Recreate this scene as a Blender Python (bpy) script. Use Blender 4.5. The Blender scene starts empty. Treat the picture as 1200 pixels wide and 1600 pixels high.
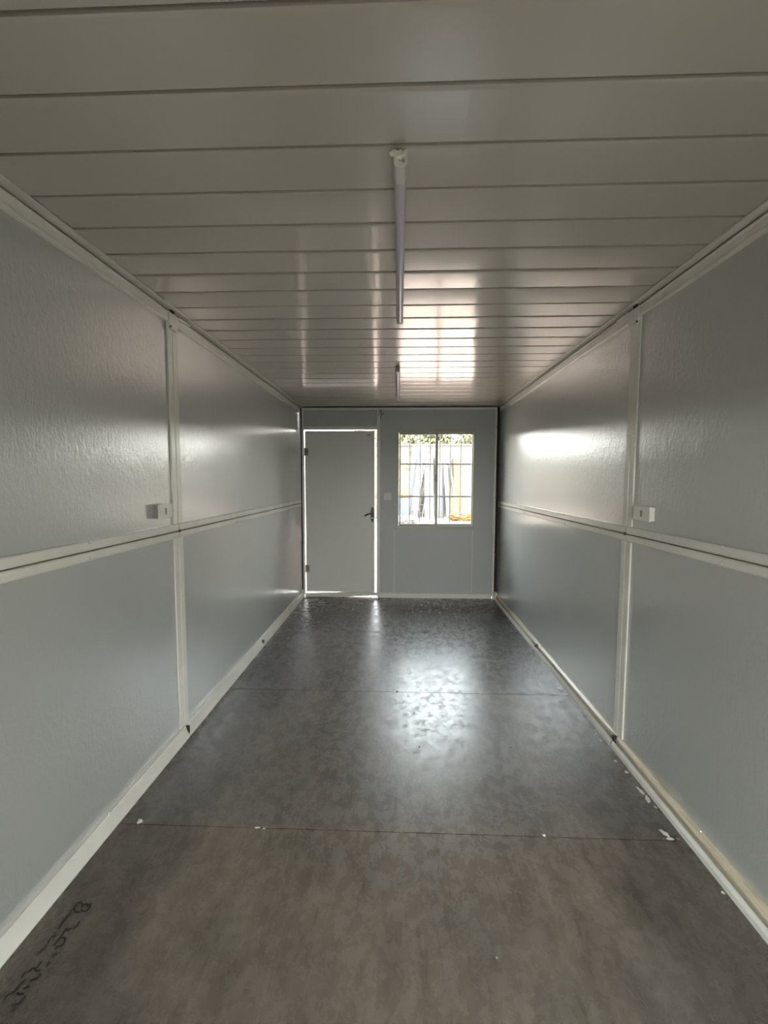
import bpy, bmesh, math, random
from mathutils import Vector, Matrix, noise
C = bpy.context.scene.collection
PI = math.pi
random.seed(7)

# ------------------------------------------------------------------ camera
f_px, yaw, pitch, roll = 665.75, 0.0351, 0.0729, 0.0024
cam = bpy.data.cameras.new('camera'); co = bpy.data.objects.new('camera', cam); C.objects.link(co)
fw = Vector((-math.sin(yaw)*math.cos(pitch), math.cos(yaw)*math.cos(pitch), -math.sin(pitch)))
r0 = Vector((math.cos(yaw), math.sin(yaw), 0)); u0 = r0.cross(fw)
r1 = r0*math.cos(roll)+u0*math.sin(roll); u1 = -r0*math.sin(roll)+u0*math.cos(roll)
co.matrix_world = Matrix(((r1.x, u1.x, -fw.x, 0.0025), (r1.y, u1.y, -fw.y, 0), (r1.z, u1.z, -fw.z, 1.3692), (0, 0, 0, 1)))
cam.sensor_fit = 'VERTICAL'; cam.sensor_height = 36; cam.sensor_width = 27
cam.lens = 36*f_px/1600; cam.clip_start = 0.02; cam.clip_end = 400
bpy.context.scene.camera = co

# ------------------------------------------------------------------ world, sun, exposure
w = bpy.data.worlds.new('sky'); bpy.context.scene.world = w; w.use_nodes = True
nt = w.node_tree; bg = nt.nodes['Background']
tc = nt.nodes.new('ShaderNodeTexCoord'); sp = nt.nodes.new('ShaderNodeSeparateXYZ'); cr = nt.nodes.new('ShaderNodeValToRGB')
nt.links.new(tc.outputs['Generated'], sp.inputs[0]); nt.links.new(sp.outputs[2], cr.inputs[0]); nt.links.new(cr.outputs[0], bg.inputs[0])
cr.color_ramp.elements[0].color = (1.0, 0.97, 0.90, 1); cr.color_ramp.elements[1].color = (0.70, 0.84, 1.0, 1)
bg.inputs[1].default_value = 7.8
sun = bpy.data.lights.new('sun', 'SUN'); sun.energy = 12.0; sun.angle = 0.01; sun.color = (1.0, 0.93, 0.82)
so = bpy.data.objects.new('sun', sun); C.objects.link(so); so.location = (6, -3, 9)
so.rotation_euler = Vector((0.75, -0.42, 1.0)).to_track_quat('Z', 'Y').to_euler()
vs = bpy.context.scene.view_settings
vs.view_transform = 'Standard'; vs.look = 'None'; vs.exposure = 1.22; vs.gamma = 1.0; vs.use_curve_mapping = False

# ------------------------------------------------------------------ materials
def mat(name, col, rough=0.4, ior=1.5, metal=0.0, coat=0.0, alpha=None, trans=0.0):
    m = bpy.data.materials.new(name); m.use_nodes = True
    b = m.node_tree.nodes['Principled BSDF']
    b.inputs['Base Color'].default_value = (*col, 1); b.inputs['Roughness'].default_value = rough
    b.inputs['IOR'].default_value = ior; b.inputs['Metallic'].default_value = metal
    b.inputs['Coat Weight'].default_value = coat; b.inputs['Transmission Weight'].default_value = trans
    return m
def N(m, t, **k):
    n = m.node_tree.nodes.new(t)
    for a, v in k.items(): setattr(n, a, v)
    return n
def L(m, a, b): m.node_tree.links.new(a, b)
def coord(m, scale=(1, 1, 1)):
    t = N(m, 'ShaderNodeTexCoord'); mp = N(m, 'ShaderNodeMapping'); mp.inputs['Scale'].default_value = scale
    L(m, t.outputs['Object'], mp.inputs['Vector']); return mp.outputs[0]
def noise_tex(m, vec, scale, detail=3, rough=0.5, dist=0.0):
    n = N(m, 'ShaderNodeTexNoise'); n.inputs['Scale'].default_value = scale; n.inputs['Detail'].default_value = detail
    n.inputs['Roughness'].default_value = rough; n.inputs['Distortion'].default_value = dist; L(m, vec, n.inputs['Vector']); return n.outputs[0]
def ramp(m, fac, stops):
    r = N(m, 'ShaderNodeValToRGB'); e = r.color_ramp.elements
    while len(e) < len(stops): e.new(0.5)
    for i, (p, c) in enumerate(stops):
        e[i].position = p; e[i].color = (*c, 1) if len(c) == 3 else c
    L(m, fac, r.inputs[0]); return r.outputs[0]
def bump(m, h, strength, dist, prev=None):
    b = N(m, 'ShaderNodeBump'); b.inputs['Strength'].default_value = strength; b.inputs['Distance'].default_value = dist
    L(m, h, b.inputs['Height'])
    if prev is not None: L(m, prev, b.inputs['Normal'])
    return b.outputs[0]
def bsdf(m): return m.node_tree.nodes['Principled BSDF']
def mixc(m, fac, a, b, mode='MIX'):
    x = N(m, 'ShaderNodeMix', data_type='RGBA', blend_type=mode)
    if isinstance(fac, float): x.inputs[0].default_value = fac
    else: L(m, fac, x.inputs[0])
    for i, v in ((6, a), (7, b)):
        if isinstance(v, tuple): x.inputs[i].default_value = (*v, 1)
        else: L(m, v, x.inputs[i])
    return x.outputs[2]

def wall_paint(name, c1, c2, rough, ior, coat=0.0):
    m = mat(name, c1, rough, ior); v = coord(m)
    L(m, ramp(m, noise_tex(m, v, 1.1, 3), [(0.1, c1), (0.9, c2)]), bsdf(m).inputs['Base Color'])
    L(m, ramp(m, noise_tex(m, v, 2.3, 4), [(0.1, (rough-0.06,)*3), (0.9, (rough+0.08,)*3)]), bsdf(m).inputs['Roughness'])
    n1 = bump(m, noise_tex(m, coord(m, (1, 1, 0.55)), 60, 4, 0.75), 0.75, 0.0018)
    n2 = bump(m, noise_tex(m, coord(m, (1, 1, 0.4)), 26, 3, 0.6), 0.30, 0.0022, n1)
    n3 = bump(m, noise_tex(m, coord(m, (1, 1, 0.6)), 1.6, 1, 0.4), 0.5, 0.008, n2)
    L(m, n3, bsdf(m).inputs['Normal']); L(m, n3, bsdf(m).inputs['Coat Normal'])
    if coat:
        bsdf(m).inputs['Coat Weight'].default_value = 1.0; bsdf(m).inputs['Coat Roughness'].default_value = coat; bsdf(m).inputs['Coat IOR'].default_value = 2.35
    return m
M = {}
M['wall'] = wall_paint('grey_panel_paint', (0.38, 0.394, 0.372), (0.402, 0.416, 0.390), 0.45, 2.0, 0.085)
M['wall_far'] = wall_paint('grey_panel_paint_matt', (0.40, 0.415, 0.418), (0.425, 0.44, 0.44), 0.38, 1.5)
M['door'] = wall_paint('grey_door_paint', (0.60, 0.60, 0.575), (0.63, 0.625, 0.60), 0.36, 1.5)
m = mat('ceiling_paint', (0.415, 0.385, 0.33), 0.5, 1.8); v = coord(m)
bsdf(m).inputs['Coat Weight'].default_value = 1.0; bsdf(m).inputs['Coat IOR'].default_value = 1.9
L(m, ramp(m, noise_tex(m, coord(m, (6, 1, 1)), 1.0, 3), [(0.1, (0.085,)*3), (0.9, (0.19,)*3)]), bsdf(m).inputs['Coat Roughness'])
n1 = bump(m, noise_tex(m, coord(m, (7, 1, 1)), 3.0, 2), 0.35, 0.0020)
n2 = bump(m, noise_tex(m, v, 60, 2), 0.10, 0.0005, n1); L(m, n2, bsdf(m).inputs['Normal']); L(m, n2, bsdf(m).inputs['Coat Normal'])
M['ceiling'] = m
m = mat('profile_paint', (0.50, 0.49, 0.44), 0.26, 1.6); v = coord(m)
L(m, ramp(m, noise_tex(m, v, 6, 4), [(0.35, (0.62, 0.61, 0.55)), (0.7, (0.69, 0.68, 0.61))]), bsdf(m).inputs['Base Color'])
L(m, bump(m, noise_tex(m, v, 18, 3), 0.25, 0.0008), bsdf(m).inputs['Normal'])
M['profile'] = m
m = mat('dirty_profile_paint', (0.50, 0.44, 0.33), 0.3, 1.5); v = coord(m, (1, 0.12, 1))
L(m, ramp(m, noise_tex(m, v, 60, 4, 0.6), [(0.3, (0.36, 0.31, 0.22)), (0.5, (0.53, 0.465, 0.345)), (0.75, (0.57, 0.535, 0.45))]), bsdf(m).inputs['Base Color'])
L(m, bump(m, noise_tex(m, v, 60, 3), 0.2, 0.0006), bsdf(m).inputs['Normal'])
M['dirty'] = m
M['window_frame'] = mat('window_frame_paint', (0.41, 0.41, 0.34), 0.35)
M['dark'] = mat('dark_void', (0.02, 0.019, 0.017), 0.8)
M['rust'] = mat('rusty_steel', (0.09, 0.06, 0.045), 0.7)
M['steel'] = mat('zinc_steel', (0.62, 0.62, 0.60), 0.28, metal=0.9)
M['dark_steel'] = mat('hinge_steel', (0.20, 0.19, 0.17), 0.45, metal=0.5)
M['black'] = mat('black_plastic', (0.012, 0.012, 0.012), 0.35)
M['white_plastic'] = mat('white_plastic', (0.66, 0.65, 0.60), 0.35)
M['switch_plastic'] = mat('switch_plastic', (0.62, 0.61, 0.60), 0.35)
M['lilac'] = mat('lilac_diffuser', (0.47, 0.455, 0.51), 0.25)
M['lamp_white'] = mat('lamp_housing_white', (0.55, 0.535, 0.49), 0.25)
m = mat('wrap_film', (0.64, 0.63, 0.51), 0.3); L(m, bump(m, noise_tex(m, coord(m), 90, 3), 0.6, 0.004), bsdf(m).inputs['Normal']); M['wrap'] = m
M['bar'] = mat('grille_bar_paint', (0.22, 0.20, 0.19), 0.6)
M['marker'] = mat('black_marker', (0.006, 0.006, 0.006), 0.9)
M['faint_marker'] = mat('worn_marker', (0.05, 0.05, 0.05), 0.8)
M['scrap'] = mat('white_plaster', (0.62, 0.62, 0.57), 0.7)
M['dark_scrap'] = mat('dark_grit', (0.02, 0.02, 0.02), 0.7)
# glass: see-through sheet with a Fresnel reflection
m = bpy.data.materials.new('window_glass'); m.use_nodes = True; t = m.node_tree; t.nodes.remove(t.nodes['Principled BSDF'])
tr = t.nodes.new('ShaderNodeBsdfTransparent'); gl = t.nodes.new('ShaderNodeBsdfGlossy'); gl.inputs['Roughness'].default_value = 0.02
tr.inputs[0].default_value = (0.95, 0.97, 0.96, 1)
fr = t.nodes.new('ShaderNodeFresnel'); fr.inputs['IOR'].default_value = 1.15; mx = t.nodes.new('ShaderNodeMixShader')
t.links.new(fr.outputs[0], mx.inputs[0]); t.links.new(tr.outputs[0], mx.inputs[1]); t.links.new(gl.outputs[0], mx.inputs[2])
t.links.new(mx.outputs[0], t.nodes['Material Output'].inputs[0]); M['glass'] = m

# floor: dark cement-fibre sheets, scuffed and blotched
m = mat('cement_floor', (0.07, 0.07, 0.068), 0.4, 1.65); v = coord(m)
big = ramp(m, noise_tex(m, v, 1.6, 7, 0.65, 0.2), [(0.28, (0.10, 0.096, 0.088)), (0.48, (0.148, 0.138, 0.118)), (0.60, (0.162, 0.150, 0.126)), (0.78, (0.122, 0.122, 0.112))])
med = ramp(m, noise_tex(m, coord(m, (1.6, 0.7, 1)), 7, 9, 0.72, 0.4), [(0.32, (0.74,)*3), (0.5, (1.0,)*3), (0.70, (1.28,)*3)])
c = mixc(m, 1.0, big, med, 'MULTIPLY')
hue = ramp(m, noise_tex(m, coord(m, (1, 1, 1)), 3.1, 2), [(0.30, (1.0, 1.0, 1.0)), (0.52, (1.045, 0.985, 0.98)), (0.72, (0.99, 1.01, 0.98))])
c = mixc(m, 1.0, c, hue, 'MULTIPLY')
streak = ramp(m, noise_tex(m, coord(m, (14, 1.4, 1)), 2.2, 5, 0.7, 0.5), [(0.32, (0.55,)*3), (0.42, (1.0,)*3), (0.58, (1.0,)*3), (0.68, (1.35,)*3)])
c = mixc(m, 1.0, c, streak, 'MULTIPLY')
# darker band along both long edges
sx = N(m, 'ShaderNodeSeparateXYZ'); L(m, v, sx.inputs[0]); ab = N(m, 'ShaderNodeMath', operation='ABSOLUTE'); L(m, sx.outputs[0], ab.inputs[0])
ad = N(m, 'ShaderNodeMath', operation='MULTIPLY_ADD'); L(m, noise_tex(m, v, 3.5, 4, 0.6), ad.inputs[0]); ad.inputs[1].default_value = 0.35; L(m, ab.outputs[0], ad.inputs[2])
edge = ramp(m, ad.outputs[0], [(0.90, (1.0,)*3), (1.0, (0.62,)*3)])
mr = N(m, 'ShaderNodeMapRange'); mr.inputs['From Min'].default_value = -1.0; mr.inputs['From Max'].default_value = 6.0; L(m, sx.outputs[1], mr.inputs[0])
sheet = ramp(m, mr.outputs[0], [(0.0, (1.03, 0.95, 0.86)), ((1.5705+1)/7, (0.98, 0.97, 0.96)), ((2.681+1)/7, (0.92, 0.95, 0.99)), ((3.771+1)/7, (0.84, 0.85, 0.88))])
m.node_tree.nodes[-1].color_ramp.interpolation = 'CONSTANT'
c = mixc(m, 1.0, c, sheet, 'MULTIPLY')
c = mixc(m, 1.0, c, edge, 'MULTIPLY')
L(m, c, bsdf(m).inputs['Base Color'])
r = ramp(m, noise_tex(m, coord(m, (1.0, 0.8, 1)), 17, 12, 0.8, 0.3), [(0.34, (0.13,)*3), (0.5, (0.27,)*3), (0.66, (0.55,)*3)])
L(m, r, bsdf(m).inputs['Roughness'])
n1 = bump(m, noise_tex(m, coord(m, (2, 1, 1)), 34, 8, 0.75, 0.5), 0.5, 0.0015)
n2 = bump(m, noise_tex(m, v, 3.0, 2, 0.5), 0.15, 0.008, n1); L(m, n2, bsdf(m).inputs['Normal'])
M['floor'] = m
# outdoors
m = mat('yard_dirt', (0.34, 0.29, 0.25), 0.9); v = coord(m)
L(m, ramp(m, noise_tex(m, v, 3, 6, 0.7), [(0.3, (0.20, 0.135, 0.105)), (0.5, (0.29, 0.21, 0.17)), (0.7, (0.33, 0.26, 0.22))]), bsdf(m).inputs['Base Color']); M['dirt'] = m
m = mat('white_board', (0.410, 0.410, 0.394), 0.5); v = coord(m); L(m, ramp(m, noise_tex(m, v, 2, 4), [(0.3, (0.066, 0.066, 0.064)), (0.7, (0.080, 0.080, 0.079))]), bsdf(m).inputs['Base Color']); M['white_board'] = m
M['panel_edge'] = mat('panel_edge_grey', (0.036, 0.036, 0.039), 0.6)
m = mat('yard_wall_render', (0.394, 0.369, 0.328), 0.85); v = coord(m); L(m, ramp(m, noise_tex(m, v, 1.2, 5, 0.6), [(0.3, (0.096, 0.088, 0.077)), (0.7, (0.118, 0.110, 0.096))]), bsdf(m).inputs['Base Color']); M['render'] = m
m = mat('rubble', (0.4, 0.36, 0.29), 0.9); v = coord(m); vo = N(m, 'ShaderNodeTexVoronoi'); vo.inputs['Scale'].default_value = 5; L(m, v, vo.inputs['Vector'])
L(m, ramp(m, vo.outputs['Distance'], [(0.1, (0.115, 0.100, 0.080)), (0.6, (0.083, 0.071, 0.057)), (0.8, (0.048, 0.039, 0.030))]), bsdf(m).inputs['Base Color']); M['rubble'] = m
M['rear_ground'] = mat('darkened_rear_ground', (0.12, 0.11, 0.095), 0.9)  # unseen ground behind the camera, coloured dark to cut bounce onto the ceiling
M['orange'] = mat('orange_board', (0.150, 0.056, 0.018), 0.6)
M['pale_orange'] = mat('pale_timber', (0.125, 0.068, 0.033), 0.6)
M['yellow'] = mat('yellow_tarp', (0.151, 0.089, 0.023), 0.5)
M['blue'] = mat('blue_plastic', (0.049, 0.079, 0.108), 0.4)
M['alu'] = mat('ladder_metal', (0.025, 0.023, 0.022), 0.5)
M['sheeting'] = mat('pale_sheeting', (0.112, 0.112, 0.112), 0.6)
m = mat('leaves', (0.16, 0.19, 0.07), 0.6); v = coord(m); L(m, ramp(m, noise_tex(m, v, 2.5, 4), [(0.35, (0.076, 0.085, 0.034)), (0.65, (0.187, 0.178, 0.085))]), bsdf(m).inputs['Base Color']); M['leaves'] = m
M['bark'] = mat('bark', (0.16, 0.12, 0.08), 0.9)

# ------------------------------------------------------------------ mesh helpers
def bm_box(bm, x0, x1, y0, y1, z0, z1, bev=0.0):
    r = bmesh.ops.create_cube(bm, size=1)
    for v in r['verts']: v.co = Vector(((x0+x1)/2+v.co.x*(x1-x0), (y0+y1)/2+v.co.y*(y1-y0), (z0+z1)/2+v.co.z*(z1-z0)))
    if bev > 0:
        es = list({e for v in r['verts'] for e in v.link_edges})
        bmesh.ops.bevel(bm, geom=es, offset=bev, segments=2, affect='EDGES', profile=0.5)
def bm_tube(bm, a, b, r, seg=12, r2=None):
    a, b = Vector(a), Vector(b); d = b-a
    q = d.to_track_quat('Z', 'Y').to_matrix().to_4x4()
    bmesh.ops.create_cone(bm, cap_ends=True, segments=seg, radius1=r, radius2=r if r2 is None else r2, depth=d.length, matrix=Matrix.Translation((a+b)/2) @ q)
def bm_prism(bm, prof, axis, a, b):
    """extrude a closed 2-D profile along an axis from a to b"""
    def P(p, t):
        if axis == 'y': return (p[0], t, p[1])
        if axis == 'x': return (t, p[0], p[1])
        return (p[0], p[1], t)
    v0 = [bm.verts.new(P(p, a)) for p in prof]; v1 = [bm.verts.new(P(p, b)) for p in prof]
    n = len(prof)
    for i in range(n): bm.faces.new((v0[i], v0[(i+1) % n], v1[(i+1) % n], v1[i]))
    bm.faces.new(v0); bm.faces.new(list(reversed(v1)))
def obj(name, bm, m, parent=None, smooth=None, origin=None):
    bmesh.ops.recalc_face_normals(bm, faces=bm.faces)
    me = bpy.data.meshes.new(name); bm.to_mesh(me); bm.free()
    ms = m if isinstance(m, (list, tuple)) else [m]
    for k in ms: me.materials.append(k)
    if smooth is not None:
        me.polygons.foreach_set('use_smooth', [True]*len(me.polygons)); me.set_sharp_from_angle(angle=math.radians(smooth))
    o = bpy.data.objects.new(name, me); C.objects.link(o)
    if parent: o.parent = parent
    if origin is not None:
        me.transform(Matrix.Translation(-Vector(origin))); o.location = origin
    return o
def struct(name, bm, m, smooth=None):
    o = obj(name, bm, m, None, smooth); o['kind'] = 'structure'; return o
def empty(name, loc=(0, 0, 0), struct_=False):
    o = bpy.data.objects.new(name, None); C.objects.link(o); o.location = loc; o.empty_display_size = 0.05
    if struct_: o['kind'] = 'structure'
    return o
def tag(o, label, cat, group=None):
    o['label'] = label; o['category'] = cat
    if group: o['group'] = group
    return o
def part(name, bm, m, root, smooth=None, label=None):
    """mesh built in world coordinates, parented under an Empty/object that sits at root.location"""
    loc = Vector((0, 0, 0)); p = root
    while p is not None: loc = loc+Vector(p.location); p = p.parent
    for v in bm.verts: v.co -= loc
    o = obj(name, bm, m, root, smooth)
    if label: o['label'] = label
    return o
NB = bmesh.new

# ------------------------------------------------------------------ room shell
W2, H, D, YB = 1.15, 2.2136, 4.943, -0.62
YM = 2.163                                       # joint line between near and far wall panels

# floor: sheets with narrow joints, on a dark base
bm = NB()
ys = [YB-0.02, 0.465, 1.5705, 2.681, 3.771, 4.875, 4.965]
for a, b in zip(ys[:-1], ys[1:]): bm_box(bm, -W2, W2, a+0.0018, b-0.0018, -0.018, 0.0)
floor = struct('floor', bm, M['floor'])
bm = NB(); bm_box(bm, -1.21, 1.21, YB-0.02, 4.965, -0.12, -0.0185); sub = obj('subfloor', bm, M['dark'], floor)

# painted marking and its worn neighbour, on the floor
STROKES = [[(-1.0297, 1.2545), (-1.0342, 1.2464), (-1.0319, 1.2344), (-1.0322, 1.2192), (-1.0324, 1.2043), (-1.034, 1.1913), (-1.0329, 1.1754), (-1.0329, 1.1692)], [(-1.0291, 1.2536), (-1.0178, 1.2505), (-1.0106, 1.2386)], [(-1.0306, 1.2328), (-1.0225, 1.2246), (-1.0115, 1.2216), (-1.0009, 1.2237)], [(-1.0076, 1.237), (-1.0118, 1.2472), (-1.0045, 1.2493), (-0.9908, 1.2428), (-0.989, 1.2498), (-0.9824, 1.2363), (-0.9848, 1.2277), (-0.9971, 1.2255), (-1.0072, 1.2319)], [(-0.9835, 1.1964), (-0.9822, 1.1836), (-0.9857, 1.171)], [(-0.9942, 1.1753), (-0.9976, 1.169), (-1.0097, 1.1716), (-1.0078, 1.1609), (-1.0051, 1.1474), (-1.0064, 1.1369), (-1.008, 1.1252)], [(-1.0237, 1.1519), (-1.0314, 1.1494), (-1.0337, 1.1403), (-1.0304, 1.1287), (-1.0315, 1.1185), (-1.0326, 1.1085), (-1.037, 1.0972)], [(-1.0019, 1.1475), (-0.99, 1.1449), (-0.9835, 1.1348), (-0.9849, 1.1246), (-0.9932, 1.1228), (-0.9972, 1.1141)], [(-0.9812, 1.1062), (-0.9855, 1.1019), (-0.9887, 1.0962)], [(-1.0087, 1.0845), (-1.0084, 1.0751), (-1.0092, 1.0672), (-1.0205, 1.0641), (-1.0219, 1.0588), (-1.0319, 1.0546), (-1.0322, 1.0481), (-1.0314, 1.0406)], [(-0.9837, 1.0828), (-0.9854, 1.0773), (-0.986, 1.0707)], [(-0.9929, 1.0625), (-1.0006, 1.059), (-1.0134, 1.0631)], [(-0.9864, 1.055), (-0.9844, 1.0474), (-0.9874, 1.0422), (-0.9945, 1.0382), (-1.0051, 1.0365)], [(-1.016, 1.0386), (-1.0193, 1.0322), (-1.0211, 1.026), (-1.0207, 1.0175), (-1.0185, 1.0103), (-1.0235, 1.0078), (-1.0303, 1.0039), (-1.0334, 0.9979), (-1.0315, 0.9899)], [(-0.9901, 1.0247), (-0.997, 1.0208), (-1.0039, 1.0169)], [(-0.9828, 1.0033), (-0.9841, 0.9951), (-0.9864, 0.9881), (-0.9865, 0.9835), (-1.0036, 0.9817)], [(-0.9898, 0.9777), (-0.9861, 0.9723), (-0.9938, 0.9697)], [(-1.015, 1.0081), (-1.0033, 1.0049), (-0.9901, 1.0066)]]
FAINT = [[(-1.0276, 2.3642), (-1.0328, 2.3247), (-1.0337, 2.2867)], [(-0.9968, 2.2807), (-1.0209, 2.2576), (-1.0386, 2.2496), (-1.0331, 2.2001), (-1.0308, 2.1592)], [(-1.0379, 2.0562), (-0.9892, 2.052)], [(-1.0325, 1.9682), (-1.0022, 1.975)], [(-1.0302, 1.8921), (-1.0344, 1.866)]]
def ribbon(bm, pts, wd, z):
    P = []
    for i in range(len(pts)-1):
        for k in range(4):
            t = k/4; P.append((pts[i][0]*(1-t)+pts[i+1][0]*t, pts[i][1]*(1-t)+pts[i+1][1]*t))
    P.append(pts[-1]); vs_ = []
    for i, p in enumerate(P):
        a = P[max(i-1, 0)]; b = P[min(i+1, len(P)-1)]
        d = Vector((b[0]-a[0], b[1]-a[1])); d = d.normalized() if d.length > 0 else Vector((1, 0))
        n = Vector((-d.y, d.x))*wd*(0.5+0.35*random.random())*(0.35 if i in (0, len(P)-1) else 1)
        vs_.append((bm.verts.new((p[0]+n.x, p[1]+n.y, z)), bm.verts.new((p[0]-n.x, p[1]-n.y, z))))
    for i in range(len(vs_)-1): bm.faces.new((vs_[i][0], vs_[i][1], vs_[i+1][1], vs_[i+1][0]))
bm = NB()
for i, s in enumerate(STROKES): ribbon(bm, s, 0.0042, 0.0008+i*0.00002)
obj('painted_marking', bm, M['marker'], floor)
bm = NB()
for i, s in enumerate(FAINT): ribbon(bm, s, 0.0034, 0.0008+i*0.00002)
obj('worn_marking', bm, M['faint_marker'], floor)

# long walls: lower and upper panel with a dark open joint between
for s, nm in ((-1, 'wall_left'), (1, 'wall_right')):
    bm = NB()
    xa, xb = sorted((s*W2, s*(W2+0.05)))
    for z0, z1 in ((-0.1, 1.1045), (1.1105, H+0.05)): bm_box(bm, xa, xb, YB, 5.02, z0, z1)
    xa, xb = sorted((s*(W2+0.045), s*(W2+0.07)))
    bm_box(bm, xa, xb, YB, 5.02, -0.1, H+0.05)
    struct(nm, bm, M['wall'])

# ceiling: narrow boards running across, each a little dished and tilted
bm = NB()
seams = [0.975+0.1628*k for k in range(-10, 26)]
NX = 40
xs = [-1.15+2.3*i/NX for i in range(NX+1)]
rows = []
for k in range(len(seams)-1):
    a, b = seams[k], seams[k+1]
    if a < YB-0.1: continue
    tilt = {1.789: 0.0022, 1.952: -0.0040, 1.626: 0.0020}.get(round(a, 3), random.uniform(-0.0010, 0.0010)); ph = random.uniform(0, 6)
    pr = [(0.0, 0.030), (0.0060, 0.030), (0.0063, 0.0006), (0.0072, 0.0001), (0.020, 0.0)]
    pr += [(0.02+(b-a-0.027)*j/6, -0.00015*math.sin(PI*j/6)) for j in range(1, 7)]
    pr += [(b-a-0.0052, 0.0), (b-a-0.0050, 0.030)]
    for d, z in pr:
        row = []
        for x in xs:
            wv = 0.00035*math.sin(x*5.1+ph)+0.0005*noise.noise(Vector((x*2.2, a*9, 0)))
            t = (d/(b-a)-0.5)*tilt
            row.append(bm.verts.new((x, a+d, H+z+(wv+t if z < 0.01 else 0))))
        rows.append(row)
for i in range(len(rows)-1):
    for j in range(NX): bm.faces.new((rows[i][j], rows[i][j+1], rows[i+1][j+1], rows[i+1][j]))
ceiling = struct('ceiling', bm, M['ceiling'], 30)
# normals must look down
me = ceiling.data
if sum(p.normal.z for p in me.polygons) > 0: me.flip_normals()
bm = NB(); bm_box(bm, -1.22, 1.22, YB, 5.02, H+0.035, H+0.09); obj('roof_deck', bm, M['wall_far'], ceiling)

# ------------------------------------------------------------------ trims on the long walls
tn = [0]
def trim(bm, m, smooth=None):
    tn[0] += 1; return struct('trim_%d' % tn[0], bm, m, smooth)
def sbox(bm, s, i0, i1, y0, y1, z0, z1, bev=0.0):
    """box measured inward from the wall face of side s"""
    xa, xb = sorted((s*(W2-i0), s*(W2-i1))); bm_box(bm, xa, xb, y0, y1, z0, z1, bev)
def screw(root, s, i, y, z, name='screw_head'):
    bm = NB(); bmesh.ops.create_uvsphere(bm, u_segments=12, v_segments=8, radius=0.0060)
    for v in bm.verts: v.co = Vector((v.co.x*0.9+s*(W2-i), v.co.y+y, v.co.z+z))
    part(name, bm, M['steel'], root, 60)
def strip(s, y0, y1, za, zb, i0=0.012):
    """long folded strip: flat face with a thin raised lip on both edges"""
    prof = [(s*W2, za), (s*(W2-i0+0.002), za), (s*(W2-i0-0.002), za+0.002), (s*(W2-i0-0.002), za+0.004), (s*(W2-i0), za+0.0055),
            (s*(W2-i0), zb-0.0055), (s*(W2-i0-0.002), zb-0.004), (s*(W2-i0-0.002), zb-0.002), (s*(W2-i0+0.002), zb), (s*W2, zb)]
    b = NB(); bm_prism(b, prof, 'y', y0, y1); return b
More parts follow.
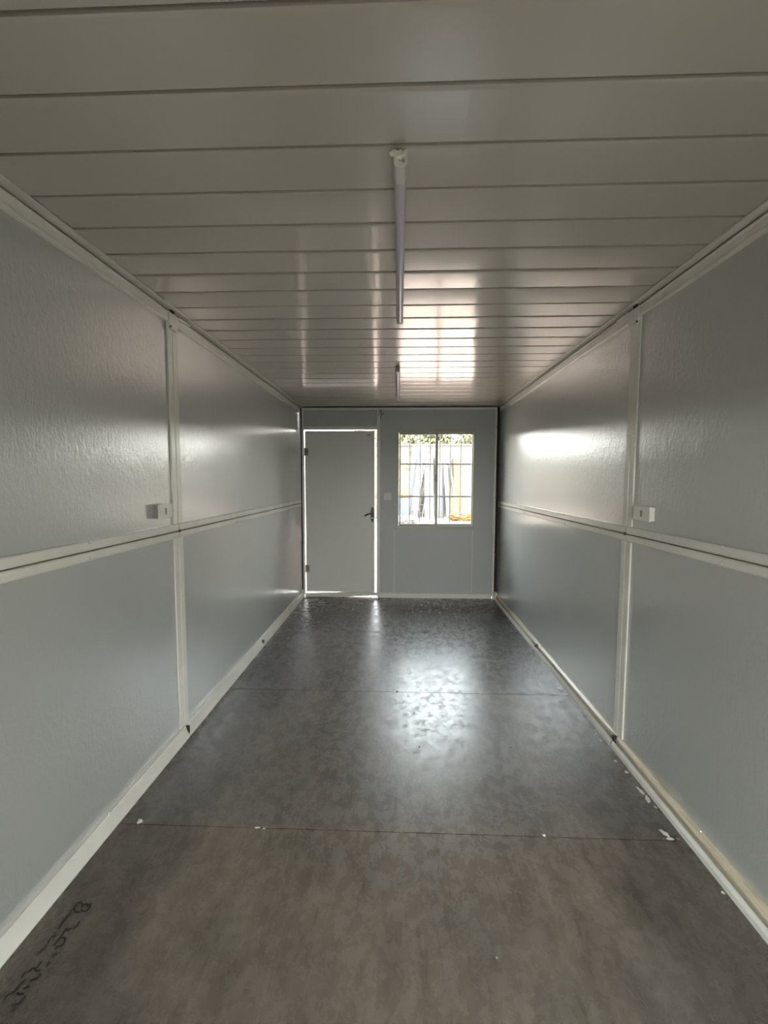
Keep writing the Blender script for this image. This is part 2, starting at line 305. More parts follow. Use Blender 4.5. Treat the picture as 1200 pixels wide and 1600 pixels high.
for s in (-1, 1):
    for z0, z1 in ((1.070, 1.1055), (1.1095, 1.146)):
        for ya, yb in ((YB, YM-0.006), (YM+0.006, 4.935)):
            t = trim(strip(s, ya, yb, z0, z1), M['profile'])
            near = ya < 0
            for y in ((0.62, 1.52) if near else (2.95, 3.9)):
                screw(t, s, 0.014, y, z1-0.005 if z0 > 1.1 else z0+0.011)
    # uprights: double strip with a groove between
    yw = 0.044
    for z0, z1 in ((0.055, 1.070), (1.146, 2.150)):
        b = NB()
        if s == 1 and z0 > 1:
            sbox(b, s, 0, 0.009, YM-yw, YM-0.002, z0, 1.60, 0.002); sbox(b, s, 0, 0.009, YM+0.002, YM+yw-0.006, z0, 1.60, 0.002)
            sbox(b, s, 0, 0.006, YM-0.004, YM+0.004, z0, 1.60)
            sbox(b, s, 0, 0.0095, YM-yw-0.001, YM+yw-0.006, 1.60, z1, 0.002)
        else:
            sbox(b, s, 0, 0.009, YM-yw, YM-0.0025, z0, z1, 0.002); sbox(b, s, 0, 0.009, YM+0.0025, YM+yw, z0, z1, 0.002)
            sbox(b, s, 0, 0.0045, YM-0.004, YM+0.004, z0, z1)
        trim(b, M['profile'])
    # hinge pin where the strips meet the upright
    b = NB(); xa = s*(W2-0.016)
    bm_tube(b, (s*(W2-0.001), YM, 1.1075), (xa, YM, 1.1075), 0.0075, 16); bm_tube(b, (xa, YM, 1.1075), (xa-s*0.004, YM, 1.1075), 0.004, 12)
    h = trim(b, M['rust'], 40)
    # top profile, in two lengths, with a lip that leaves a dark slot under the ceiling edge strip
    for ya, yb in ((YB, YM-0.05), (YM-0.045, 4.90)):
        dz = 0 if ya < 0 else 0.002
        prof = [(s*W2, 2.148), (s*(W2-0.016), 2.148), (s*(W2-0.018), 2.150), (s*(W2-0.018), 2.160), (s*(W2-0.0155), 2.163), (s*(W2-0.0155), 2.188-dz), (s*(W2-0.020), 2.191-dz), (s*(W2-0.020), 2.196-dz), (s*W2, 2.196-dz)]
        b = NB(); bm_prism(b, prof, 'y', ya, yb); t = trim(b, M['profile'])
        for y in ((1.75,) if ya < 0 else (3.05, 4.1)): screw(t, s, 0.017, y, 2.153)
    b = NB()
    bm_box(b, *sorted((s*(W2-0.048), s*(W2-0.010))), YB, 4.93, H-0.0065, H-0.0035)
    bm_box(b, *sorted((s*(W2-0.050), s*(W2-0.048))), YB, 4.93, H-0.0085, H-0.0015)
    trim(b, M['profile'])
    # corner bracket with a dark hole and a bright folded lip
    root = empty('trim_%d' % (tn[0]+1), (s*(W2-0.012), YM, 2.17), True); tn[0] += 1
    b = NB(); bm_prism(b, [(YM-0.046, 2.200), (YM+0.040, 2.196), (YM+0.040, 2.140), (YM+0.022, 2.118), (YM-0.030, 2.118), (YM-0.046, 2.150)], 'x', *sorted((s*(W2-0.002), s*(W2-0.022))))
    part('bracket_plate', b, M['profile'], root)
    b = NB(); bm_box(b, *sorted((s*(W2-0.020), s*(W2-0.030))), YM-0.04, YM-0.012, 2.196, 2.206); part('bracket_slot', b, M['dark'], root)
    b = NB(); bm_box(b, *sorted((s*(W2-0.020), s*(W2-0.032))), YM+0.030, YM+0.150, 2.192, 2.197, 0.001); part('folded_lip', b, M['steel'], root)
    b = NB(); bm_tube(b, (s*(W2-0.018), YM-0.036, 2.128), (s*(W2-0.024), YM-0.036, 2.128), 0.0055, 10); part('bracket_bolt', b, M['rust'], root)

# baseboards: sloped steel channel; the right one is soiled and has a groove
bm = NB()
for a, b2 in ((YB, YM-0.012), (YM-0.004, 4.93)):
    bm_prism(bm, [(-W2, 0.061), (-W2+0.016, 0.0585), (-W2+0.0185, 0.0600), (-W2+0.021, 0.056), (-W2+0.040, 0.004), (-W2+0.040, 0.0), (-W2, 0.0)], 'y', a, b2)
bl = struct('baseboard_left', bm, M['profile'])
bm = NB()
for a, b2 in ((YB, YM-0.012), (YM-0.004, 4.93)):
    bm_prism(bm, [(W2, 0.060), (W2-0.004, 0.060), (W2-0.005, 0.056), (W2-0.020, 0.047), (W2-0.024, 0.040), (W2-0.020, 0.024), (W2-0.020, 0.0), (W2, 0.0)], 'y', a, b2)
br = struct('baseboard_right', bm, M['dirty'])
bm = NB()
for a, b2 in ((YB, YM-0.012), (YM-0.004, 4.93)):
    bm_prism(bm, [(W2-0.020, 0.014), (W2-0.031, 0.016), (W2-0.033, 0.030), (W2-0.038, 0.031), (W2-0.046, 0.018), (W2-0.048, 0.0), (W2-0.020, 0.0)], 'y', a, b2)
obj('lower_lip', bm, M['profile'], br)['label'] = 'pale rounded lower lip'
for s, root in ((-1, bl), (1, br)):
    b = NB(); bm_box(b, *sorted((s*(W2-0.020), s*(W2-0.027))), YM+0.01, YM+0.13, 0.056, 0.061, 0.001); part('joint_clip', b, M['steel'], root)
    b = NB(); bm_box(b, *sorted((s*(W2-0.018), s*(W2-0.036))), YM-0.014, YM-0.002, 0.020, 0.058); part('joint_gap', b, M['dark'], root)
    for y in (1.55, 3.35): screw(root, s, 0.014 if s < 0 else 0.01, y, 0.060)
    b = NB(); bm_box(b, *sorted((s*(W2-0.014), s*(W2-0.040))), 3.40, 3.425, 0.022, 0.05, 0.003); part('rivet_dent', b, M['rust'], root)

# ------------------------------------------------------------------ far wall with door and window openings
bm = NB()
Y0, Y1 = D, D+0.05
bm_box(bm, -1.105, -0.245, Y0+0.012, Y1, 1.985, 2.178)                 # over the door
for x0, x1, z0, z1 in ((-0.222, -0.020, 0.052, 2.178), (0.870, 1.088, 0.052, 2.178), (-0.020, 0.870, 1.966, 2.178), (-0.020, 0.870, 0.052, 0.818)):
    bm_box(bm, x0, x1, Y0, Y1, z0, z1)
wf = struct('wall_far', bm, M['wall_far'])
bm = NB()
bm_box(bm, -1.21, -1.124, Y1-0.004, Y1+0.02, -0.1, H+0.05); bm_box(bm, 1.108, 1.21, Y1-0.004, Y1+0.02, -0.1, H+0.05); bm_box(bm, -1.21, 1.21, Y1-0.004, Y1+0.02, 2.19, H+0.05)
obj('corner_backing', bm, M['dark'], wf)
# thin cover strips on the seams above and below the window
for x, z0, z1 in ((-0.049, 0.055, 0.800), (0.856, 0.055, 0.800)):
    b = NB(); bm_box(b, x-0.0035, x+0.0035, Y0-0.003, Y0+0.001, z0, z1); trim(b, M['profile'])
for x in (-0.049, 0.885):
    b = NB(); bm_box(b, x-0.002, x+0.002, Y0-0.0015, Y0+0.001, 1.975, 2.172); trim(b, M['wall_far'])
def fbox(x0, x1, z0, z1, y0=-0.018, y1=0.045, bev=0.003):
    b = NB(); bm_box(b, x0, x1, D+y0, D+y1, z0, z1, bev); return b
b = fbox(-1.122, 1.110, 2.174, 2.203); t = trim(b, M['profile'])       # top rail
b = fbox(-1.122, -1.100, 0.03, 2.174); trim(b, M['profile'])            # left column
b = NB(); bm_prism(b, [(1.083, D-0.018), (1.092, D-0.022), (1.098, D-0.018), (1.110, D-0.018), (1.110, D+0.045), (1.083, D+0.045)], 'z', 0.03, 2.174); t = trim(b, M['profile'])
for z in (0.55, 1.18, 1.98):
    b = NB(); bm_tube(b, (1.104, D-0.018, z), (1.104, D-0.023, z), 0.0055, 10); part('screw_head', b, M['dark_steel'], t)
b = NB(); bm_box(b, -0.222, 1.086, D-0.02, D+0.045, -0.02, 0.056, 0.003); trim(b, M['profile'])     # bottom rail
b = NB(); bm_prism(b, [(-1.10, 0.042), (-1.10, -0.01), (-0.74, -0.01), (-0.72, 0.003), (-0.25, 0.024), (-0.24, -0.01), (-0.222, -0.01), (-0.222, 0.060), (-0.50, 0.057)], 'y', D-0.02, D+0.045); trim(b, M['profile'])    # threshold; wedge cut underneath so light shows as a floor patch
for s in (-1, 1):                                                     # white end caps in the floor corners
    b = NB(); bm_box(b, *sorted((s*(W2-0.006), s*(W2-0.036))), D-0.06, D-0.024, 0.0, 0.088, 0.004); trim(b, M['white_plastic'])

# door frame pieces + door
door = empty('door_1', (-1.088, D, 0.046), True)
part('door_post', fbox(-0.254, -0.216, 0.056, 2.174), M['profile'], door)
part('door_lintel', fbox(-1.100, -0.252, 1.956, 1.996), M['profile'], door)
leaf = empty('door_leaf', (0, 0, 0)); leaf.parent = door
def dpart(name, b, m, root=None, smooth=None): return part(name, b, m, root or door, smooth)
b = NB(); bm_box(b, -1.090, -0.281, D+0.004, D+0.038, 0.057, 1.943, 0.003)
bpy.data.objects.remove(leaf)
leaf = dpart('door_leaf', b, M['door'])
b = NB(); bm_box(b, -0.297, -0.281, D-0.0005, D+0.004, 0.066, 1.936, 0.001); part('edge_strip', b, M['profile'], leaf)
b = NB(); bm_box(b, -1.084, -0.284, D+0.001, D+0.004, 1.922, 1.936, 0.001); part('top_edge_strip', b, M['door'], leaf)
for z in (1.703, 0.335):
    b = NB(); bm_box(b, -1.086, -1.052, D-0.004, D+0.004, z-0.040, z+0.040, 0.002); hp = dpart('hinge', b, M['dark_steel'])
    b = NB(); bm_tube(b, (-1.090, D-0.008, z-0.045), (-1.090, D-0.008, z+0.045), 0.0075, 14); part('hinge_knuckle', b, M['dark_steel'], hp, 40)
# handle: oval back plate, lever, keyhole
b = NB(); n = 40; top = []; bot = []
for i in range(n):
    a = 2*PI*i/n; cx, cz = math.cos(a), math.sin(a)
    x = -0.3065+0.0185*cx; z = 0.977+0.090*abs(cz)**0.72*(1 if cz >= 0 else -1)
    top.append(b.verts.new((x, D-0.008, z))); bot.append(b.verts.new((x, D+0.005, z)))
b.faces.new(top); b.faces.new(list(reversed(bot)))
for i in range(n): b.faces.new((top[i], bot[i], bot[(i+1) % n], top[(i+1) % n]))
hp = dpart('handle_plate', b, M['black'], None, 40)
b = NB(); bm_tube(b, (-0.310, D-0.006, 0.995), (-0.310, D-0.050, 0.995), 0.009, 14)
pts = [(-0.306, 0.996), (-0.335, 0.990), (-0.362, 0.980), (-0.388, 0.967)]
for p, q in zip(pts[:-1], pts[1:]): bm_tube(b, (p[0], D-0.050, p[1]), (q[0], D-0.050, q[1]), 0.0085, 14)
for p in pts: bmesh.ops.create_uvsphere(b, u_segments=14, v_segments=8, radius=0.0088, matrix=Matrix.Translation((p[0], D-0.050, p[1])))
part('lever', b, M['black'], hp, 50)
b = NB(); bm_tube(b, (-0.3065, D-0.0075, 0.939), (-0.3065, D-0.011, 0.939), 0.0085, 18); bm_box(b, -0.3095, -0.3035, D-0.011, D-0.0075, 0.926, 0.936); part('keyhole', b, M['steel'], hp, 40)
b = NB(); bm_box(b, -0.365, -0.325, D-0.0015, D+0.001, 1.890, 1.901, 0.0004); part('sticker', b, M['dark_steel'], leaf)

# ------------------------------------------------------------------ window
win = empty('window_1', (0.425, D, 0.812), True)
def frame_bm(x0, x1, z0, z1, y0, y1, l, r, t, bt, bev=0.002):
    b = NB()
    bm_box(b, x0, x0+l, y0, y1, z0, z1, bev); bm_box(b, x1-r, x1, y0, y1, z0, z1, bev)
    bm_box(b, x0+l-0.001, x1-r+0.001, y0, y1, z1-t, z1, bev); bm_box(b, x0+l-0.001, x1-r+0.001, y0, y1, z0, z0+bt, bev)
    return b
b = frame_bm(-0.026, 0.876, 0.812, 1.972, D-0.014, D+0.055, 0.024, 0.026, 0.050, 0.040)
for z in (0.852,):
    bm_box(b, 0.0, 0.85, D+0.014, D+0.018, 0.852, 0.862); bm_box(b, 0.0, 0.85, D+0.038, D+0.042, 0.852, 0.858)
part('window_frame', b, M['window_frame'], win)
s1 = part('sash', frame_bm(0.006, 0.447, 0.856, 1.922, D-0.004, D+0.014, 0.014, 0.030, 0.024, 0.018), M['window_frame'], win)
b = NB(); bm_box(b, 0.018, 0.420, D+0.003, D+0.007, 0.872, 1.900); part('glass_pane', b, M['glass'], s1)
s2 = part('sash', frame_bm(0.425, 0.852, 0.856, 1.922, D+0.019, D+0.037, 0.014, 0.012, 0.020, 0.018), M['window_frame'], win)
b = NB(); bm_box(b, 0.437, 0.842, D+0.026, D+0.030, 0.872, 1.904); part('glass_pane', b, M['glass'], s2)
b = NB()
bm_box(b, 0.416, 0.432, D-0.016, D-0.003, 1.355, 1.445, 0.003); bm_tube(b, (0.424, D-0.014, 1.40), (0.398, D-0.022, 1.382), 0.0055, 10)
part('window_latch', b, M['dark_steel'], win, 40, 'small dark latch on the meeting stile')
for z in (1.565, 1.188):
    b = NB(); bm_box(b, -0.01, 0.862, D+0.075, D+0.083, z-0.009, z+0.009, 0.001); part('horizontal_bar', b, M['bar'], win)
for x in (0.126, 0.247, 0.364, 0.475, 0.597, 0.718):
    b = NB(); bm_tube(b, (x, D+0.070, 0.878), (x, D+0.070, 1.985), 0.0058, 12); part('vertical_bar', b, M['bar'], win, 40)

# ------------------------------------------------------------------ rear end behind the camera: unseen wall, doorway added and sized for fill light
bm = NB()
XO0, XO1, ZO = 0.0, 0.85, 1.65
bm_box(bm, -1.21, XO0, YB-0.05, YB, -0.1, H+0.08); bm_box(bm, XO1, 1.21, YB-0.05, YB, -0.1, H+0.08); bm_box(bm, XO0, XO1, YB-0.05, YB, ZO, H+0.08)
struct('wall_back', bm, M['wall_far'])

# ------------------------------------------------------------------ ceiling lights
def crumple(b, c, r, seed, spikes=5):
    g = bmesh.ops.create_icosphere(b, subdivisions=3, radius=1.0)
    rn = random.Random(seed); dirs = [Vector((rn.uniform(-1, 1), rn.uniform(-1, 0.6), rn.uniform(-1, 0.3))).normalized() for _ in range(spikes)]
    for v in g['verts']:
        d = v.co.normalized(); k = 0.65+0.35*noise.noise(d*2.6+Vector((seed, 0, 0)))
        for q in dirs: k += 0.75*max(0, d.dot(q))**14
        v.co = Vector((c[0]+d.x*r[0]*k, c[1]+d.y*r[1]*k, c[2]+d.z*r[2]*k))
def light_fixture(x, y0, y1, label, wrap):
    root = empty('ceiling_light', (x, (y0+y1)/2, H-0.001)); tag(root, label, 'ceiling light', 'batten lights on the ceiling')
    zt = H-0.0005
    b = NB(); bm_prism(b, [(x-0.0165, zt), (x-0.0165, zt-0.012), (x-0.013, zt-0.017), (x+0.013, zt-0.017), (x+0.0165, zt-0.012), (x+0.0165, zt)], 'y', y0+0.005, y1-0.005)
    part('housing', b, M['lamp_white'], root)
    pr = [(x+0.0155*math.cos(a), zt-0.0165-0.017*math.sin(a)) for a in [PI*i/8 for i in range(9)]]
    b = NB(); bm_prism(b, pr, 'y', y0+0.055, y1-0.02); part('diffuser', b, M['lilac'], root, 35)
    b = NB(); bm_prism(b, [(x-0.0175, zt), (x-0.0175, zt-0.024), (x-0.011, zt-0.036), (x+0.011, zt-0.036), (x+0.0175, zt-0.024), (x+0.0175, zt)], 'y', y0, y0+0.060); part('end_cap', b, M['lamp_white'], root)
    b = NB(); bm_prism(b, [(x-0.0175, zt), (x-0.0175, zt-0.024), (x-0.011, zt-0.036), (x+0.011, zt-0.036), (x+0.0175, zt-0.024), (x+0.0175, zt)], 'y', y1-0.022, y1); part('end_cap', b, M['lamp_white'], root)
    if wrap:
        b = NB(); crumple(b, (x-0.002, y0-0.010, zt-0.014), (0.011, 0.014, 0.009), 3, 6)
        rn = random.Random(11)
        for ax_, ay_, l_ in ((-0.95, -0.45, 0.030), (-0.55, -0.9, 0.026), (0.15, -1.0, 0.022), (0.55, -0.85, 0.034), (0.9, -0.3, 0.020), (-0.8, 0.2, 0.018)):
            d = Vector((ax_, ay_, rn.uniform(-0.25, 0.15))).normalized(); n_ = Vector((-d.y, d.x, rn.uniform(-0.5, 0.5))).normalized(); c0 = Vector((x-0.002, y0-0.010, zt-0.014)); t_ = d.cross(n_)*0.0016
            P_ = [c0-n_*0.006, c0+n_*0.006, c0+d*l_*0.7+n_*0.008+Vector((0, 0, rn.uniform(-0.006, 0.004))), c0+d*l_+n_*rn.uniform(-0.003, 0.003), c0+d*l_*0.75-n_*0.006]
            va = [b.verts.new(p+t_) for p in P_]; vb = [b.verts.new(p-t_) for p in P_]
            b.faces.new(va); b.faces.new(list(reversed(vb)))
            for i in range(5): b.faces.new((va[i], vb[i], vb[(i+1) % 5], va[(i+1) % 5]))
        part('crumpled_wrapping', b, M['wrap'], root, 20, 'crumpled off-white wrapping at the near end')
        b = NB(); bm_tube(b, (x-0.008, y0-0.012, zt-0.006), (x+0.010, y0+0.004, zt-0.022), 0.004, 10); part('supply_wire', b, M['dark_steel'], root, 40)
    else:
        b = NB(); bm_box(b, x-0.013, x+0.009, y0-0.030, y0, zt-0.026, zt, 0.002); part('connector', b, M['dark_steel'], root)
light_fixture(0.002, 1.165, 2.285, 'long slim lilac batten light on the near ceiling, crumpled wrapping at its end', True)
light_fixture(-0.012, 3.235, 4.365, 'far slim white batten light on the ceiling near the window wall', False)

# ------------------------------------------------------------------ sockets and switch
def socket(s, y0, y1, depth, label):
    root = empty('wall_socket', (s*W2, (y0+y1)/2, 1.221)); tag(root, label, 'socket')
    b = NB(); sbox(b, s, 0.0, depth-0.007, y0+0.004, y1-0.003, 1.190, 1.252, 0.002); part('back_box', b, M['dark_steel'] if s < 0 else M['white_plastic'], root)  # left box is dark: shade of its near side put into the colour
    b = NB(); sbox(b, s, depth-0.007, depth, y0, y1, 1.187, 1.255, 0.0025); pl = part('face_plate', b, M['white_plastic'], root)
    ym = (y0+y1)/2
    b = NB(); sbox(b, s, depth-0.001, depth+0.0008, ym-0.008, ym+0.008, 1.206, 1.236, 0.0); part('socket_hole', b, M['dark_steel'], pl)
    for dy in (-0.045, 0.045):
        b = NB(); bm_tube(b, (s*(W2-depth+0.001), ym+dy, 1.221), (s*(W2-depth-0.001), ym+dy, 1.221), 0.003, 10); part('screw', b, M['steel'], pl)
socket(-1, 1.950, 2.072, 0.030, 'white socket box on left wall beside the upright strip')
socket(1, 1.943, 2.077, 0.026, 'white socket box on right wall beside the upright strip')
sw = empty('light_switch', (-0.1265, D, 1.190)); tag(sw, 'small square double light switch between door and window', 'light switch')
b = NB(); bm_box(b, -0.171, -0.082, D-0.009, D, 1.148, 1.232, 0.002); pl = part('switch_plate', b, M['switch_plastic'], sw)
for x0, x1 in ((-0.163, -0.128), (-0.125, -0.090)):
    b = NB(); bm_box(b, x0, x1, D-0.0125, D-0.008, 1.160, 1.220, 0.0015); part('rocker', b, M['switch_plastic'], pl)
# stub of wires poking out above the door post
wi = empty('wire_stub', (-0.205, D-0.02, 2.174)); tag(wi, 'loose dark wire ends hanging from the top rail above the door post', 'wire')
for pts in ([(-0.225, 2.178), (-0.222, 2.14), (-0.240, 2.108)], [(-0.213, 2.178), (-0.206, 2.12), (-0.214, 2.07)], [(-0.205, 2.178), (-0.200, 2.13), (-0.176, 2.136)], [(-0.206, 2.105), (-0.190, 2.112), (-0.170, 2.150)]):
    b = NB()
    for i, (p, q) in enumerate(zip(pts[:-1], pts[1:])): bm_tube(b, (p[0], D-0.026, p[1]), (q[0], D-0.026-0.004*i, q[1]), 0.0032, 8)
    part('wire', b, M['dark_steel'], wi, 50)

# ------------------------------------------------------------------ bits on the floor
def scrap(name, x, y, rx, ry, rz, m, label, cat, seed, group=None, ang=0.0):
    b = NB(); g = bmesh.ops.create_icosphere(b, subdivisions=3, radius=1.0)
    for v in g['verts']:
        d = v.co.normalized(); k = 0.75+0.55*noise.noise(d*1.8+Vector((seed*3.1, 0, 0)))+0.2*noise.noise(d*5+Vector((0, seed, 0)))
        px, py = d.x*rx*k, d.y*ry*k
        v.co = Vector((px*math.cos(ang)-py*math.sin(ang), px*math.sin(ang)+py*math.cos(ang), rz*(1+d.z*k)*0.8))
    mn = min(v.co.z for v in b.verts)
    for v in b.verts: v.co.z -= mn
    o = obj(name, b, m, None, 60); o.location = (x, y, 0.0); tag(o, label, cat, group); return o
scrap('plastic_scrap', -1.0315, 1.579, 0.014, 0.013, 0.006, M['scrap'], 'pale scrap at the left end of the nearest floor joint', 'scrap', 1)
scrap('plaster_crumb', -0.550, 1.570, 0.015, 0.004, 0.003, M['scrap'], 'flat pale crumb on the nearest floor joint, left of centre', 'crumb', 2)
scrap('plaster_crumb', -0.523, 1.566, 0.007, 0.004, 0.003, M['scrap'], 'tiny crumb just right of the flat pale crumb on the nearest joint', 'crumb', 3)
scrap('bolt_head', -0.1165, 1.5635, 0.005, 0.005, 0.003, M['dark_steel'], 'small dark bolt head on the nearest floor joint, left of the middle', 'bolt', 4)
scrap('bolt_head', 0.0205, 1.5680, 0.005, 0.005, 0.003, M['dark_steel'], 'small dark bolt head on the nearest floor joint, at the middle', 'bolt', 5)
scrap('bolt_head', 0.5033, 1.572, 0.005, 0.006, 0.003, M['dark_steel'], 'small dark bolt head on the nearest joint, beside the white pebble', 'bolt', 6)
scrap('white_pebble', 0.5692, 1.572, 0.008, 0.007, 0.006, M['scrap'], 'round white pebble on the nearest floor joint, right of centre', 'pebble', 7)
scrap('white_fleck', 0.290, 1.1405, 0.0035, 0.0035, 0.002, M['scrap'], 'tiny white fleck on the near floor sheet', 'fleck', 8)
scrap('plaster_scrap', 1.043, 1.603, 0.010, 0.021, 0.003, M['scrap'], 'white plaster scrap at the right end of the nearest joint, the longer one', 'scrap', 9, None, 0.4)
scrap('plaster_scrap', 1.050, 1.577, 0.016, 0.008, 0.003, M['scrap'], 'squat white plaster scrap on the right end of the nearest joint', 'scrap', 10)
scrap('plaster_scrap', 1.080, 1.580, 0.012, 0.007, 0.003, M['sheeting'], 'greyish plaster scrap closest to the right baseboard at the nearest joint', 'scrap', 11)
scrap('plaster_smear', 1.0790, 1.835, 0.009, 0.028, 0.002, M['scrap'], 'ragged white plaster smear by the right baseboard, its far half', 'smear', 12, None, 0.1)
scrap('plaster_smear', 1.0830, 1.785, 0.011, 0.024, 0.002, M['scrap'], 'thick white plaster smear by the right baseboard, its near half', 'smear', 13, None, -0.2)
scrap('plaster_fleck', 1.0890, 1.738, 0.006, 0.008, 0.002, M['scrap'], 'small white fleck on the near side of the ragged plaster smear', 'fleck', 14)
scrap('plaster_fleck', 1.0700, 2.035, 0.009, 0.010, 0.002, M['scrap'], 'white fleck on the floor just in front of the right wall upright', 'fleck', 15)
scrap('plaster_fleck', 1.0810, 1.955, 0.011, 0.010, 0.002, M['scrap'], 'white fleck between the ragged plaster smear and the right upright', 'fleck', 16, None, 0.7)
scrap('plaster_fleck', 1.0850, 2.2900, 0.006, 0.012, 0.002, M['scrap'], 'white fleck on the floor just beyond the right wall upright', 'fleck', 17)
scrap('plaster_fleck', 1.0750, 2.2000, 0.006, 0.010, 0.002, M['scrap'], 'white fleck beside the foot of the right wall upright', 'fleck', 18)
scrap('bolt_head', -0.0053, 2.683, 0.009, 0.005, 0.004, M['dark_steel'], 'dark bolt head on the second floor joint near the middle', 'bolt', 19)
scrap('plaster_crumb', 0.540, 2.6787, 0.012, 0.006, 0.003, M['scrap'], 'pale crumb on the second floor joint, right of centre', 'crumb', 20)
scrap('dark_grit', 0.1133, 2.111, 0.005, 0.006, 0.002, M['dark_scrap'], 'dark speck on the second floor sheet, inside the window reflection', 'grit', 21)
scrap('dark_grit', 0.5846, 2.124, 0.005, 0.006, 0.002, M['dark_scrap'], 'dark speck on the second floor sheet, right of the window reflection', 'grit', 22)
scrap('dark_grit', 0.5898, 3.252, 0.007, 0.009, 0.002, M['dark_scrap'], 'dark speck on the third floor sheet below the window', 'grit', 23)
scrap('white_pebble', 1.088, 1.363, 0.006, 0.006, 0.004, M['scrap'], 'white pebble lying against the near right baseboard', 'pebble', 24)

# ------------------------------------------------------------------ outdoors seen through the window
GZ = -0.13
bm = NB(); bm_box(bm, -70, 70, 4.0, 90, GZ-0.2, GZ); struct('ground', bm, M['dirt'])
bm = NB(); bm_box(bm, -70, 70, -40, 4.0, GZ-0.2, GZ); struct('ground', bm, M['rear_ground'])
YW = 17.9
bm = NB(); bm_box(bm, -16, 16, YW, YW+0.25, GZ, 2.83); bm_box(bm, -16, 16, YW-0.04, YW+0.29, 2.83, 2.90)
for x in range(-15, 16, 3): bm_box(bm, x-0.02, x+0.02, YW-0.006, YW, GZ, 2.83)
wl = obj('yard_wall', bm, M['render']); tag(wl, 'pale rendered yard wall behind the leaning boards', 'wall')
bm = NB(); bm_box(bm, -3.5, 0.46, YW-1.0, YW-0.45, GZ, 2.45, 0.05)
for v in bm.verts: v.co += Vector((noise.noise(v.co*2), noise.noise(v.co*3), noise.noise(v.co*1.3)))*0.05
rw = obj('rubble_wall', bm, M['rubble']); tag(rw, 'rough beige rubble wall at the left edge of the window view', 'wall')
def lean(name, x0, z0, x1, z1, wd, th, y0, y1, m, label, cat, group=None, edge=None):
    """board standing at (x0,y0) leaning to (x1,y1)"""
    a = Vector((x0, y0, z0)); b_ = Vector((x1, y1, z1)); d = (b_-a); ln = d.length; d.normalize()
    sx_ = Vector((1, 0, 0)); sx_ = (sx_-d*sx_.dot(d)).normalized(); nn = sx_.cross(d)
    mt = Matrix((( sx_.x, nn.x, d.x, a.x), (sx_.y, nn.y, d.y, a.y), (sx_.z, nn.z, d.z, a.z), (0, 0, 0, 1)))
    bm = NB(); bm_box(bm, -wd/2, wd/2, -th/2, th/2, 0, ln, 0.004)
    for v in bm.verts: v.co = mt @ v.co - a
    o = obj(name, bm, m); o.location = a; tag(o, label, cat, group)
    if edge:
        bm = NB(); bm_box(bm, wd/2-0.002, wd/2+edge, -th/2-0.003, th/2+0.003, 0.0, ln, 0.002)
        for v in bm.verts: v.co = mt @ v.co - a
        obj('panel_edge', bm, M['panel_edge'], o)
    return o
grp = 'white panels leaning in the yard'
lean('leaning_panel', 0.36, GZ, 0.68, 2.80, 0.26, 0.06, YW-1.25, YW-0.10, M['white_board'], 'leftmost white panel leaning over the rubble wall outside', 'panel', grp, 0.03)
lean('leaning_panel', 0.56, GZ, 0.94, 2.86, 0.24, 0.06, YW-1.40, YW-0.15, M['white_board'], 'second leaning white panel from the left, beside the ladder', 'panel', grp, 0.035)
lean('leaning_panel', 1.22, GZ, 1.22, 2.55, 0.38, 0.05, YW-0.70, YW-0.05, M['white_board'], 'broad upright white panel standing behind the ladder', 'panel', grp)
lean('leaning_panel', 1.66, GZ, 1.62, 2.35, 0.28, 0.05, YW-0.60, YW-0.05, M['white_board'], 'white panel just right of the window meeting stile', 'panel', grp, 0.03)
lean('leaning_panel', 1.98, GZ, 1.90, 2.10, 0.16, 0.05, YW-0.95, YW-0.12, M['white_board'], 'narrow white panel leaning left beside the orange board', 'panel', grp, 0.02)
lean('orange_board', 2.42, GZ, 2.36, 2.34, 0.26, 0.05, YW-0.55, YW-0.05, M['orange'], 'tall orange board leaning on the yard wall', 'board')
lean('timber_plank', 2.18, GZ, 2.17, 1.10, 0.20, 0.04, YW-0.85, YW-0.66, M['pale_orange'], 'short pale orange plank left of the tall orange board', 'plank')
lean('timber_batten', 2.32, GZ, 2.05, 2.15, 0.07, 0.04, YW-1.25, YW-0.30, M['white_board'], 'thin cream batten crossing in front of the orange board', 'batten')
# ladder
lad = empty('ladder', (0.75, YW-1.6, GZ)); tag(lad, 'metal ladder leaning among the white panels', 'ladder')
def lerp(a, b, t): return tuple(a[i]*(1-t)+b[i]*t for i in range(3))
LA, LB = (0.60, YW-2.05, GZ), (1.14, YW-0.40, 2.82); RA, RB = (0.84, YW-2.05, GZ), (1.40, YW-0.40, 2.82)
for a, b_ in ((LA, LB), (RA, RB)):
    b = NB(); bm_tube(b, a, b_, 0.024, 8); part('ladder_rail', b, M['alu'], lad, 50)
for k in range(1, 10):
    b = NB(); bm_tube(b, lerp(LA, LB, k/10), lerp(RA, RB, k/10), 0.016, 8); part('rung', b, M['alu'], lad, 50)
# stool
st = empty('stool', (0.56, YW-2.35, GZ)); tag(st, 'low stool with splayed legs by the leaning panels', 'stool')
b = NB(); bm_box(b, 0.46, 0.76, YW-2.50, YW-2.20, 0.30, 0.34, 0.01); part('seat', b, M['white_board'], st)
for sx_ in (-1, 1):
    for sy in (-1, 1):
        b = NB(); bm_tube(b, (0.61+sx_*0.11, YW-2.35+sy*0.11, 0.30), (0.61+sx_*0.15, YW-2.35+sy*0.15, GZ), 0.018, 8); part('leg', b, M['alu'], st, 50)
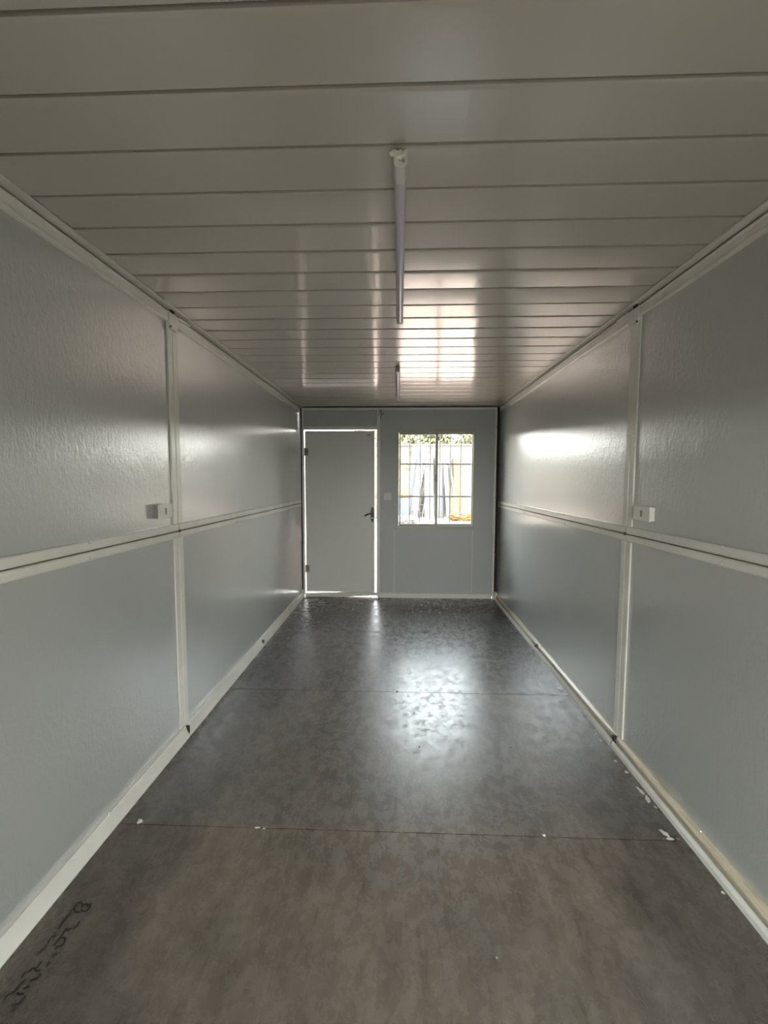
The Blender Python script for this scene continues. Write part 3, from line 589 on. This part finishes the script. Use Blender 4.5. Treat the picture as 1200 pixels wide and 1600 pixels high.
# barrel
b = NB(); prof = [(0.0, 0), (0.19, 0), (0.20, 0.02), (0.205, 0.27), (0.215, 0.28), (0.205, 0.29), (0.205, 0.55), (0.215, 0.56), (0.205, 0.57), (0.20, 0.83), (0.19, 0.85), (0.0, 0.85)]
rings = []
for r_, z in prof: rings.append([b.verts.new((0.17+r_*math.cos(2*PI*i/28), YW-1.75+r_*math.sin(2*PI*i/28), GZ+z)) for i in range(28)] if r_ > 0 else None)
for i in range(1, len(prof)-2):
    for j in range(28): b.faces.new((rings[i][j], rings[i][(j+1) % 28], rings[i+1][(j+1) % 28], rings[i+1][j]))
b.faces.new(rings[1]); b.faces.new(list(reversed(rings[-2])))
o = obj('barrel', b, M['blue'], None, 40); tag(o, 'blue plastic barrel at the lower left of the window view', 'barrel')
# tarp bundles
def bundle(name, x, y, rx, ry, rz, m, label, cat, seed):
    b = NB(); g = bmesh.ops.create_icosphere(b, subdivisions=5, radius=1.0)
    for v in g['verts']:
        d = v.co.normalized(); q = Vector((d.x*3, d.y*3, d.z*7))+Vector((seed, 0, 0))
        k = 0.85+0.22*noise.noise(q)+0.12*noise.noise(q*2.3)
        v.co = Vector((x+d.x*rx*k, y+d.y*ry*k, max(GZ+0.001, GZ+rz*0.42+d.z*rz*0.62*k)))
    o = obj(name, b, m, None, 60); tag(o, label, cat); return o
bundle('tarp_bundle', 2.45, YW-1.68, 0.66, 0.33, 0.36, M['yellow'], 'crumpled yellow tarp lying at the foot of the orange board', 'tarp', 2)
bundle('sheeting_heap', 0.22, YW-2.95, 0.50, 0.35, 0.30, M['sheeting'], 'heap of pale grey sheeting on the ground below the barrel', 'sheeting', 9)
bundle('yellow_sack', 0.20, YW-1.75, 0.24, 0.20, 0.22, M['yellow'], 'yellow sack resting on top of the blue barrel', 'sack', 5)
for v in bpy.data.objects['yellow_sack'].data.vertices: v.co.z += 0.85

# trees beyond the yard wall
def tree(x, y, h, rad, seed, label):
    rn = random.Random(seed); root = empty('tree', (x, y, GZ)); tag(root, label, 'tree', 'trees beyond the yard wall')
    b = NB(); bm_tube(b, (x, y, GZ), (x+0.1, y, h*0.55), 0.16, 10, 0.09)
    for k in range(5):
        a = rn.uniform(0, 2*PI); bm_tube(b, (x+0.05, y, h*0.35+k*0.2), (x+rad*0.7*math.cos(a), y+rad*0.7*math.sin(a), h*0.62+k*0.25), 0.05, 6, 0.02)
    part('trunk', b, M['bark'], root, 60)
    b = NB(); cl = [(Vector((rn.gauss(0, 0.45)*rad, rn.gauss(0, 0.45)*rad, rn.uniform(-0.5, 0.5)*rad*1.3)), rn.uniform(0.35, 0.6)*rad) for _ in range(16)]
    for _ in range(5200):
        cc, cr_ = rn.choice(cl); d = Vector((rn.gauss(0, 1), rn.gauss(0, 1), rn.gauss(0, 1))).normalized()*cr_*rn.uniform(0.75, 1.05)
        p = Vector((x, y, h*0.66))+cc+d; n_ = (d.normalized()+Vector((rn.gauss(0, .5), rn.gauss(0, .5), rn.gauss(0, .5)))).normalized()
        t_ = n_.orthogonal().normalized(); u_ = n_.cross(t_); s_ = rn.uniform(0.09, 0.16)
        vv = [b.verts.new(p+t_*s_), b.verts.new(p+u_*s_*0.55), b.verts.new(p-t_*s_), b.verts.new(p-u_*s_*0.55)]; b.faces.new(vv)
    me = bpy.data.meshes.new('foliage')
    for v in b.verts: v.co -= root.location
    b.to_mesh(me); b.free(); me.materials.append(M['leaves']); o = bpy.data.objects.new('foliage', me); C.objects.link(o); o.parent = root
tree(-0.6, 20.6, 4.6, 1.5, 1, 'leafy tree above the rubble wall, leftmost in the window view')
tree(1.6, 25.0, 5.6, 1.6, 2, 'leafy tree behind the leaning ladder')
tree(4.0, 20.9, 4.6, 1.5, 3, 'leafy tree above the orange board, rightmost in the window view')
